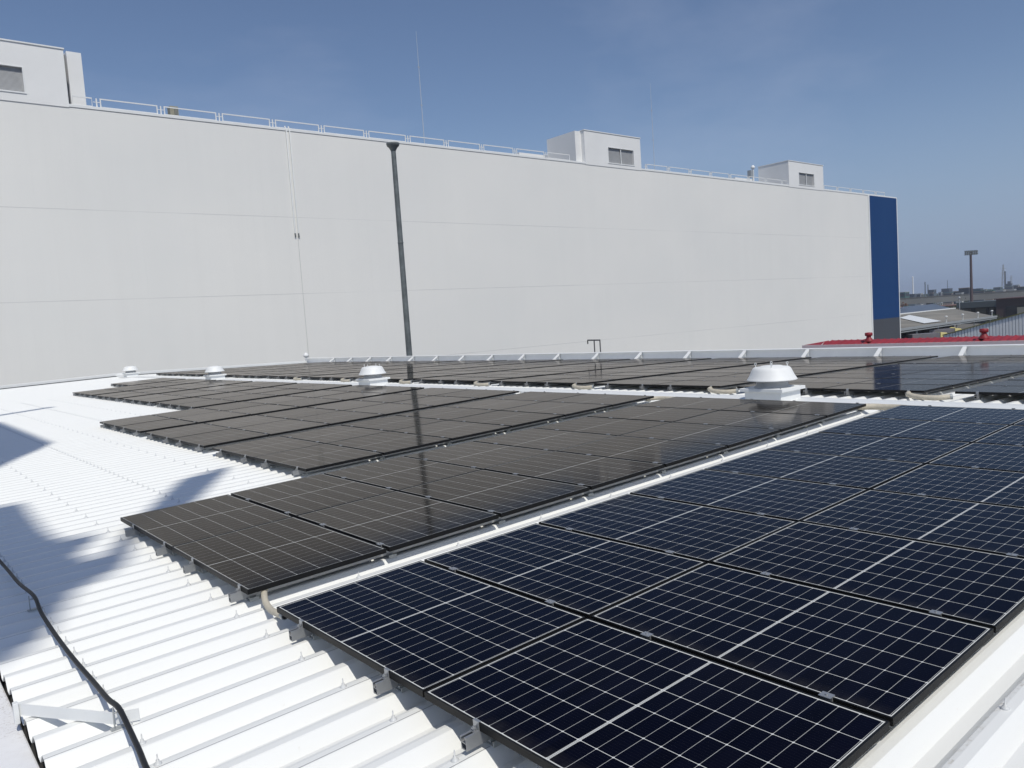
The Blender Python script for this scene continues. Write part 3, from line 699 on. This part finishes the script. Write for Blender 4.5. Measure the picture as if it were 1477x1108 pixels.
YEL = simple('yellow_cab_paint', (.74, .64, .27), .4, var=.08); TRUCKG = simple('truck_body_grey', (.16, .15, .16), .5, var=.2, scale=.6); GLASSD = simple('dark_glass', (.02, .025, .03), .1, spec=.8)
tag(MB().box((120, 38, GZ-.5), (330, 120, GZ+1.85)).build('yard', simple('yard_concrete', (.16, .155, .145), .9, var=.2, scale=.1)), kind='structure')
def truck(loc, rz, label):
    t = thing('truck', label, 'truck', loc, rz, 'yellow cab trucks under the shed')
    b = MB(); b.box((-6.2, -1.2, 1.0), (0, 1.2, 3.5)); b.build('cargo_box', TRUCKG, t, bevel=.05)
    b = MB(); b.prism([(0, 0), (0, 0.01), (0.01, 0)], 0, .001)
    b = MB(); pr = [(.15, .8), (2.2, .8), (2.25, 1.9), (1.95, 3.1), (1.5, 3.4), (.15, 3.6)]
    lo = [b.b.verts.new((x, -1.15, z)) for x, z in pr]; hi = [b.b.verts.new((x, 1.15, z)) for x, z in pr]
    b.b.faces.new(lo); b.b.faces.new(hi[::-1])
    for i in range(6): b.b.faces.new((lo[i], hi[i], hi[(i+1) % 6], lo[(i+1) % 6]))
    cabo = b.build('cab', YEL, t, bevel=.06)
    b = MB(); b.poly([(2.262, -1.0, 1.95), (2.262, 1.0, 1.95), (1.99, 1.0, 3.0), (1.99, -1.0, 3.0)]); b.build('windscreen', GLASSD, cabo)
    for sy in (-1, 1):
        b = MB(); b.poly([(.7, sy*1.165, 1.9), (1.8, sy*1.165, 1.9), (1.6, sy*1.165, 2.8), (.7, sy*1.165, 2.8)]); b.build('side_window', GLASSD, cabo)
        for x in (1.2, -3.6, -4.8):
            b = MB(); b.tube([(x, sy*.85, .5), (x, sy*1.15, .5)], .5, 16); w = b.build('wheel', RUBBER, t)
            b = MB(); b.tube([(x, sy*1.152, .5), (x, sy*1.17, .5)], .26, 12); b.build('rim', GREYM, w)
        b = MB(); b.tube([(2.2, sy*.85, 1.1), (2.27, sy*.85, 1.1)], .14, 10); b.build('headlight', VENTW, t)
truck((184.8, 67.8, GZ+1.85), -.70, 'nearest truck with pale yellow cab at the front of the shed')
truck((203.6, 71.7, GZ+1.85), -.70, 'second truck, pale yellow cab roof above the grey shed edge')
truck((210.6, 75.6, GZ+1.85), -.70, 'farthest truck, pale yellow cab roof to the right of the second')

# ------------------------------------------------------------------ dock buildings, viaduct, floodlight
def blk(name, label, cat, lo, hi, wallm, roofm=None, roofh=.35, group=None, wins=0, winm=None, over=.4):
    t = thing(name, label, cat, ((lo[0]+hi[0])/2, (lo[1]+hi[1])/2, lo[2]), 0, group); cx, cy = (lo[0]+hi[0])/2, (lo[1]+hi[1])/2; hx, hy, h = (hi[0]-lo[0])/2, (hi[1]-lo[1])/2, hi[2]-lo[2]
    b = MB(); b.box((-hx, -hy, 0), (hx, hy, h)); b.build('wall', wallm, t)
    b = MB(); b.box((-hx-over, -hy-over, h), (hx+over, hy+over, h+roofh)); b.build('roof', roofm or wallm, t)
    for k in range(wins):
        zz = h*(k+.55)/wins; w = MB(); w.box((-hx-.06, -hy+.6, zz), (-hx-.01, hy-.6, zz+h/wins*.35)); w.box((-hx+.6, -hy-.06, zz), (hx-.6, -hy-.01, zz+h/wins*.35)); w.build('window_band', winm or DARK, t)
    return t
GREYG = simple('greenish_grey_fascia', (.085, .10, .10), .6); BROWN = simple('brown_cladding', (.075, .048, .042), .7); PALE = simple('pale_shutter', (.28, .27, .22), .7)
def away(lo, hi, k=2.25):      # plain corner pair -> the same block further off
    f = lambda q: tuple(camp[i]+(q[i]-camp[i])*k for i in range(3))
    a_, b_ = f(lo), f(hi); return (a_[0], a_[1], GZ if lo[2] < -6 else a_[2]), b_
dk = thing('loading_dock', 'dark grey loading dock with pale shutters left of the brown building', 'building', (0, 0, 0))
b = MB(); b.box(*away((140, 40.7, -1.1), (150, 47.2, -.15))); b.build('canopy', GREYG, dk)
b = MB(); b.box(*away((143, 41.0, -9), (150, 48.0, -1.1))); b.build('wall', simple('dock_wall', (.10, .095, .09), .8), dk)
for y0, y1 in ((43.7, 45.3), (46.0, 47.6)):
    b = MB(); b.box(*away((142.9, y0, -9), (142.98, y1, -1.3))); b.build('shutter', PALE, dk)
b = MB(); b.box(*away((142.85, 41.4, -9), (142.95, 42.45, -1.5))); b.build('doorway', DARK, dk)
b = MB(); b.box(*away((142.9, 42.5, -9), (142.97, 43.2, -1.3))); b.build('white_frame', PALE, dk)
bb = thing('brown_building', 'dark brown low building at the right edge with an open bay', 'building', (0, 0, 0))
b = MB(); b.box(*away((138, 24, -9), (155, 40.6, .05))); b.build('wall', BROWN, bb)
b = MB(); b.box(*away((137.9, 26, -9), (137.97, 39.2, -1.1))); b.build('bay', DARK, bb)
b = MB(); b.box(*away((137.8, 26, -9), (137.88, 37.6, -1.35))); b.build('shutter', PALE, bb)
b = MB(); b.box(*away((137.7, 23.8, .05), (155.3, 40.8, .2))); b.build('roof', simple('brown_roof', (.11, .06, .055), .7), bb)
# elevated road
va = thing('elevated_road', 'long grey elevated road crossing the background at the right', 'viaduct', (0, 0, 0))
A, Bv = Vector((459, 317, -.6)), Vector((589, 57, -.6)); dv = (Bv-A)
A2, B2 = A-dv*.5, Bv+dv*.9
b = MB(); b.bar(A2+Vector((0, 0, -2.0)), B2+Vector((0, 0, -2.4)), 10, 3.0); b.build('deck', simple('deck_concrete', (.20, .20, .19), .85, var=.2, scale=.05), va)
b = MB(); nrm = Vector((dv.y, -dv.x, 0)).normalized()
for s_ in (-1, 1): b.bar(A2+nrm*4.4*s_+Vector((0, 0, .15)), B2+nrm*4.4*s_+Vector((0, 0, -.25)), .4, 1.1)
b.build('barrier_wall', simple('barrier', (.11, .112, .11), .8, var=.2, scale=.1), va)
for i in range(14):
    p = A2.lerp(B2, (i+.5)/14); b = MB(); b.box((p.x-1, p.y-1, GZ), (p.x+1, p.y+1, -1.2)); b.build('pier', CONC, va)
fl = thing('floodlight_mast', 'tall brown floodlight mast with a rack of lamps at the right', 'floodlight', (328.5, 110.9, GZ))
HM = 28.9; FM = simple('mast_brown', (.10, .072, .072), .6)
b = MB(); b.lathe([(.62, 0), (.50, HM*.5), (.40, HM)], 14); b.build('mast', FM, fl)
fr_ = MB(); pd = Vector((rt.x, rt.y, 0)).normalized(); nd = Vector((-pd.y, pd.x, 0))
for z in (HM-1.0, HM+.6, HM-.2): fr_.bar(pd*-2.5+Vector((0, 0, z)), pd*2.5+Vector((0, 0, z)), .15, .12)
rack = fr_.build('lamp_rack', DARK, fl)
for i in range(6):
    for j in range(2):
        c = pd*(-2.15+.86*i)+Vector((0, 0, HM-.6+.8*j))-nd*.2; l = MB(); l.tube([c, c-nd*.45], .34, 10); l.build('lamp', POLEM, rack)
b = MB(); b.tube([(305.8, 107.0, GZ), (305.8, 107.0, -.6)], .12, 8); b.lathe([(.1, 0), (.35, .1), (.42, .4), (.25, .75), (.05, .85)], 14, (305.8, 107.0, -.95))
tag(b.build('globe_lamp', simple_grey), 'small white globe lamp on a post before the elevated road', 'lamp')

# ------------------------------------------------------------------ far skyline
def far_pt(u, D):   # ground point seen at column u (photo pixels) and forward distance D
    d = (rt*((u-738.5)/1121.9)+fw); d = Vector((d.x, d.y, 0)); d = d*(D/ d.dot(Vector((fw.x, fw.y, 0)).normalized())) ; return camp+d
HZM = [simple('far_slate', (.10, .13, .15), .8), simple('far_pale', (.42, .43, .42), .8), simple('far_green', (.06, .15, .13), .8), simple('far_tan', (.30, .24, .19), .8), simple('far_dark', (.045, .055, .07), .8)]
sky_b = [(1296, 1314, 421.5, 700, 2, 'long green hall at the left of the skyline, beside the blue corner'), (1325, 1334, 423.2, 800, 1, 'small white block right of the white chimney'), (1342, 1353, 418.3, 1000, 0, 'low slate block far behind the elevated road, left of the pale hut'),
         (1344, 1350, 422.3, 780, 4, 'dark hut below the low slate block'), (1357, 1362, 421.3, 900, 1, 'small pale hut in the middle of the skyline'), (1362, 1376, 416.5, 1050, 0, 'wide slate block in the middle of the skyline'),
         (1364, 1380, 422.0, 800, 3, 'low tan block below the wide slate block'), (1387, 1404, 415.3, 620, 4, 'dark block just left of the floodlight mast'), (1379, 1388, 419.8, 640, 4, 'lower dark wing left of the dark block'), (1407, 1420, 416.2, 900, 0, 'slate hall right of the floodlight mast'),
         (1406, 1427, 418.6, 700, 3, 'tan apartment row right of the floodlight mast'), (1422.5, 1425.5, 417.6, 650, 1, 'small white house at the right skyline'), (1424, 1437, 419.0, 620, 3, 'brown terrace behind the elevated road'),
         (1440, 1452, 418.0, 560, 1, 'long white shed on the skyline at the right'), (1456, 1460.5, 406.5, 1300, 0, 'tall slate tower block right of the lattice mast'), (1454, 1462, 409.5, 1250, 0, 'stepped lower slate block beside the tower block'), (1464, 1473, 411.0, 900, 1, 'pale block at the right skyline edge'), (1470, 1492, 413.0, 700, 4, 'dark hall at the right edge of the skyline'),
         (1436, 1448, 414.2, 1200, 2, 'green grey hall behind the white shed'), (1456, 1467, 417.6, 560, 1, 'short white shed right of the long white shed'), (1452, 1466, 413.0, 1100, 3, 'tan and green block below the tower block'), (1312, 1326, 424.0, 900, 0, 'low slate roof by the white chimney'), (1382, 1392, 422.0, 560, 1, 'low pale roof left of the floodlight mast')]
for i, (x0, x1, yt, D, mi, lab) in enumerate(sky_b):
    u = (x0+x1)/2; p = far_pt(u, D); w = (x1-x0)*D/1121.9; hy = 554-1121.9*(.0794+.0679*(u-738.5)/1121.9)/.9945
    top = 1.756+(hy-yt)*D/1121.9*1.08; dl = w*.78
    blk('far_building', lab, 'building', (p.x-dl/2, p.y-dl/2, GZ), (p.x+dl/2, p.y+dl/2, top-.5), HZM[mi], HZM[(mi+4) % 5] if mi != 1 else HZM[1], .5, 'skyline buildings', 3 if top > 8 else 2, HZM[4], .2)
def chim(u, D, h, r, m, lab, name='chimney'):
    p = far_pt(u, D); h += 6; t = thing(name, lab, name.replace('_', ' '), (p.x, p.y, GZ)); b = MB(); b.lathe([(r*1.3, 0), (r, h*.6), (r*.9, h)], 12); b.build('stack', m, t); b = MB(); b.lathe([(r*1.05, h), (r*1.05, h+r), (r*.5, h+r*1.2)], 12); b.build('rim', m, t)
chim(1320.5, 1000, 30, .9, VENTW, 'thin white chimney on the skyline right of the blue corner')
chim(1338, 1400, 28, 1.0, HZM[0], 'left of two faint grey chimneys on the skyline')
chim(1342, 1400, 23, .9, HZM[0], 'right, shorter of two faint grey chimneys on the skyline')
chim(1370, 1700, 33, .7, HZM[0], 'faint thin grey chimney above the wide slate block')
chim(1452.5, 1200, 33, 1.0, HZM[4], 'dark chimney beside the lattice mast on the skyline')
def lattice(u, D, h, w, lab):
    h += 6; p = far_pt(u, D); t = thing('lattice_mast', lab, 'mast', (p.x, p.y, GZ), 0, 'faint lattice masts')
    b = MB(); 
    for sx in (-1, 1):
        for sy in (-1, 1): b.bar((sx*w, sy*w, 0), (sx*w*.15, sy*w*.15, h), .5)
    b.build('legs', HZM[1], t); b = MB()
    for k in range(8):
        z0, z1 = h*k/8, h*(k+1)/8; f0, f1 = w*(1-.85*k/8), w*(1-.85*(k+1)/8)
        b.bar((-f0, -f0, z0), (f1, -f1, z1), .3); b.bar((f0, f0, z0), (-f1, f1, z1), .3); b.bar((-f0, f0, z0), (-f1, -f1, z1), .3)
    b.build('bracing', HZM[1], t); b = MB()
    for z in (.75, .88): b.bar((-w*1.2, w*1.2, h*z), (w*1.2, -w*1.2, h*z), .4)
    b.build('cross_arm', HZM[1], t)
lattice(1450, 1250, 46, 3.0, 'pale lattice mast at the right of the skyline')
lattice(1461, 2100, 42, 3.0, 'fainter lattice mast right of the first')

# ------------------------------------------------------------------ trees and bushes
def leaf_mat(name, a, b_):
    m, t, p = new_mat(name); oi = t.nodes.new('ShaderNodeNewGeometry')
    t.links.new(mix_c(t, oi.outputs['Random Per Island'], a, b_), p.inputs['Base Color']); p.inputs['Roughness'].default_value = .7
    return m
LG = leaf_mat('leaf_green', (.035, .06, .02), (.10, .13, .05)); LB = leaf_mat('leaf_rust', (.10, .045, .02), (.22, .10, .05))
BARK = simple('bark', (.09, .065, .05), .9, var=.3)
def tree(x, y, h, r, m, label, group=None):
    t = thing('tree', label, 'tree', (x, y, GZ), random.uniform(0, 6), group)
    b = MB(); b.tube([(0, 0, 0), (.1, 0, h*.35), (.05, .1, h*.75)], [.22, .16, .06], 8)
    for k in range(5):
        a = k*1.26; b.tube([(.08, 0, h*(.35+.07*k)), (math.cos(a)*r*.6, math.sin(a)*r*.6, h*(.55+.07*k))], [.09, .03], 6)
    b.build('trunk', BARK, t); b = MB()
    clumps = [(Vector((random.gauss(0, r*.5), random.gauss(0, r*.5), h*random.uniform(.4, .95))), r*random.uniform(.25, .5)) for _ in range(14)]
    for c, cr in clumps:
        for _ in range(70):
            p = c+Vector((random.gauss(0, 1), random.gauss(0, 1), random.gauss(0, .8)))*cr*.6; s_ = random.uniform(.08, .2)*max(1, h/6)
            u = Vector((random.gauss(0, 1), random.gauss(0, 1), random.gauss(0, 1))).normalized(); v = u.orthogonal().normalized()
            b.poly([p-u*s_, p+v*s_*.6, p+u*s_, p-v*s_*.6])
    b.build('crown', m, t)
p = far_pt(1302.5, 300); tree(p.x, p.y, 11.2, 3.2, LB, 'rust brown tree behind the blue corner of the warehouse')
p = far_pt(1383, 330); tree(p.x, p.y, 9.5, 5, LG, 'dark green tree in front of the elevated road')
for i, (u, D, h, r) in enumerate(((1433, 235, 6.2, 2.8), (1440, 232, 5.6, 2.6))):
    p = far_pt(u, D); tree(p.x, p.y, h, r, LG, ('rounded green bush at the right end of the truck shed', 'green bush before the brown building')[i])
# far line of woods closing the horizon
b = MB()
for i in range(700):
    u = random.uniform(1290, 1520); D = random.uniform(1300, 2600); p = far_pt(u, D); hh = random.uniform(8, 13.5)
    for _ in range(7):
        q = p+Vector((random.gauss(0, 7), random.gauss(0, 7), 0)); w = random.uniform(2, 5); z = GZ+random.uniform(0, hh)-1.76*0
        a = random.uniform(0, 3.14); dx_, dy_ = math.cos(a)*w, math.sin(a)*w
        b.poly([(q.x-dx_, q.y-dy_, z-2), (q.x+dx_, q.y+dy_, z-2), (q.x+dx_*.6, q.y+dy_*.6, z+w*.5), (q.x-dx_*.5, q.y-dy_*.5, z+w*.6)])
tag(b.build('distant_woods', LG), 'distant dark line of trees along the horizon', 'woods', kind='stuff')
# low white roofs behind the truck shed
for i, (u, D, w, h) in enumerate(((1311, 372, 9, 7.6), (1322, 376, 12, 7.9), (1334, 380, 8, 7.4))):
    p = far_pt(u, D); blk('low_shed', ('left low cream roof', 'middle low cream roof', 'right low cream roof')[i]+' behind the truck shed', 'shed', (p.x-w/2, p.y-w/2, GZ), (p.x+w/2, p.y+w/2, GZ+h), simple('cream', (.45, .42, .34), .7), WHITE, .3, 'low cream roofs behind the shed')
p = far_pt(1365, 385); blk('low_shed', 'long reddish shed below the elevated road', 'shed', (p.x-12, p.y-10, GZ), (p.x+12, p.y+10, GZ+7.6), simple('reddish', (.22, .12, .09), .8), simple('reddish_roof', (.20, .11, .085), .8), .3)

# ------------------------------------------------------------------ overhead gantry behind/left of the camera, invented and shaped to throw the blue roof shadows
H = 24.0
def up(x, y): k = (H+.15)/to_sun.z; return (x+to_sun.x*k, y+to_sun.y*k)
gt = thing('shadow_caster', 'added shadow gantry outside the frame whose platforms shade the roof at the left', 'caster', (0, 0, 0))
s1 = [(-6, 21.9), (1.03, 21.63), (1.03, 17.4), (1.02, 13.75), (.67, 12.93), (.22, 12.09), (-.22, 11.1), (-1.6, 8.3), (-6, 8.3)]
s2 = [(-6, 6.95), (-.73, 6.86), (-.50, 6.80), (-.55, 5.73), (-.58, 4.73), (-.55, 4.12), (-.40, 4.04), (-.22, 3.95), (-.36, 3.72), (-.57, 3.36), (-.51, 3.0), (-.40, 2.96), (-.22, 3.17), (.06, 3.55), (.75, 4.45), (1.0, 4.7), (1.45, 5.53), (2.08, 6.54), (1.83, 6.46), (1.29, 6.2), (.95, 5.55), (.64, 4.87), (.5, 4.75), (-.05, 3.3), (-.26, 2.67), (-.55, 2.36), (-.72, 2.3), (-1.07, 1.39), (-1.26, 1.1), (-1.43, .99), (-6, .8)]  # wanted shadow outlines on the roof, which give the added slabs their shape
for poly in (s1, s2):
    b = MB(); b.prism([up(*q) for q in poly], H-.15, H+.15); b.build('shadow_slab', GREYM, gt)
a, c = up(-3.0, 22.3), up(3.0, 25.45); b = MB(); b.bar((a[0], a[1], H), (c[0], c[1], H), .28, .3); b.build('shadow_bar', GREYM, gt)
m0, m1 = up(-5.6, 2), up(-5.6, 24)
b = MB(); b.bar((m0[0], m0[1], H-.5), (m1[0], m1[1], H-.5), .6, .7); b.build('caster_beam', GREYM, gt)
for q in (m0, m1):
    b = MB(); b.bar((q[0], q[1], GZ), (q[0], q[1], H-.85), .5, .5); b.build('leg', GREYM, gt)

# ------------------------------------------------------------------ haze
hm = bpy.data.materials.new('air'); hm.use_nodes = True; ht = hm.node_tree
ht.nodes.remove(ht.nodes['Principled BSDF']); pv = ht.nodes.new('ShaderNodeVolumePrincipled')
pv.inputs['Color'].default_value = (.80, .87, 1.0, 1); pv.inputs['Density'].default_value = .00022; pv.inputs['Anisotropy'].default_value = .2
ht.links.new(pv.outputs[0], [n for n in ht.nodes if n.type == 'OUTPUT_MATERIAL'][0].inputs['Volume'])
tag(MB().box((-4600, -4600, GZ-1), (4600, 4600, 48)).build('haze', hm), kind='stuff')
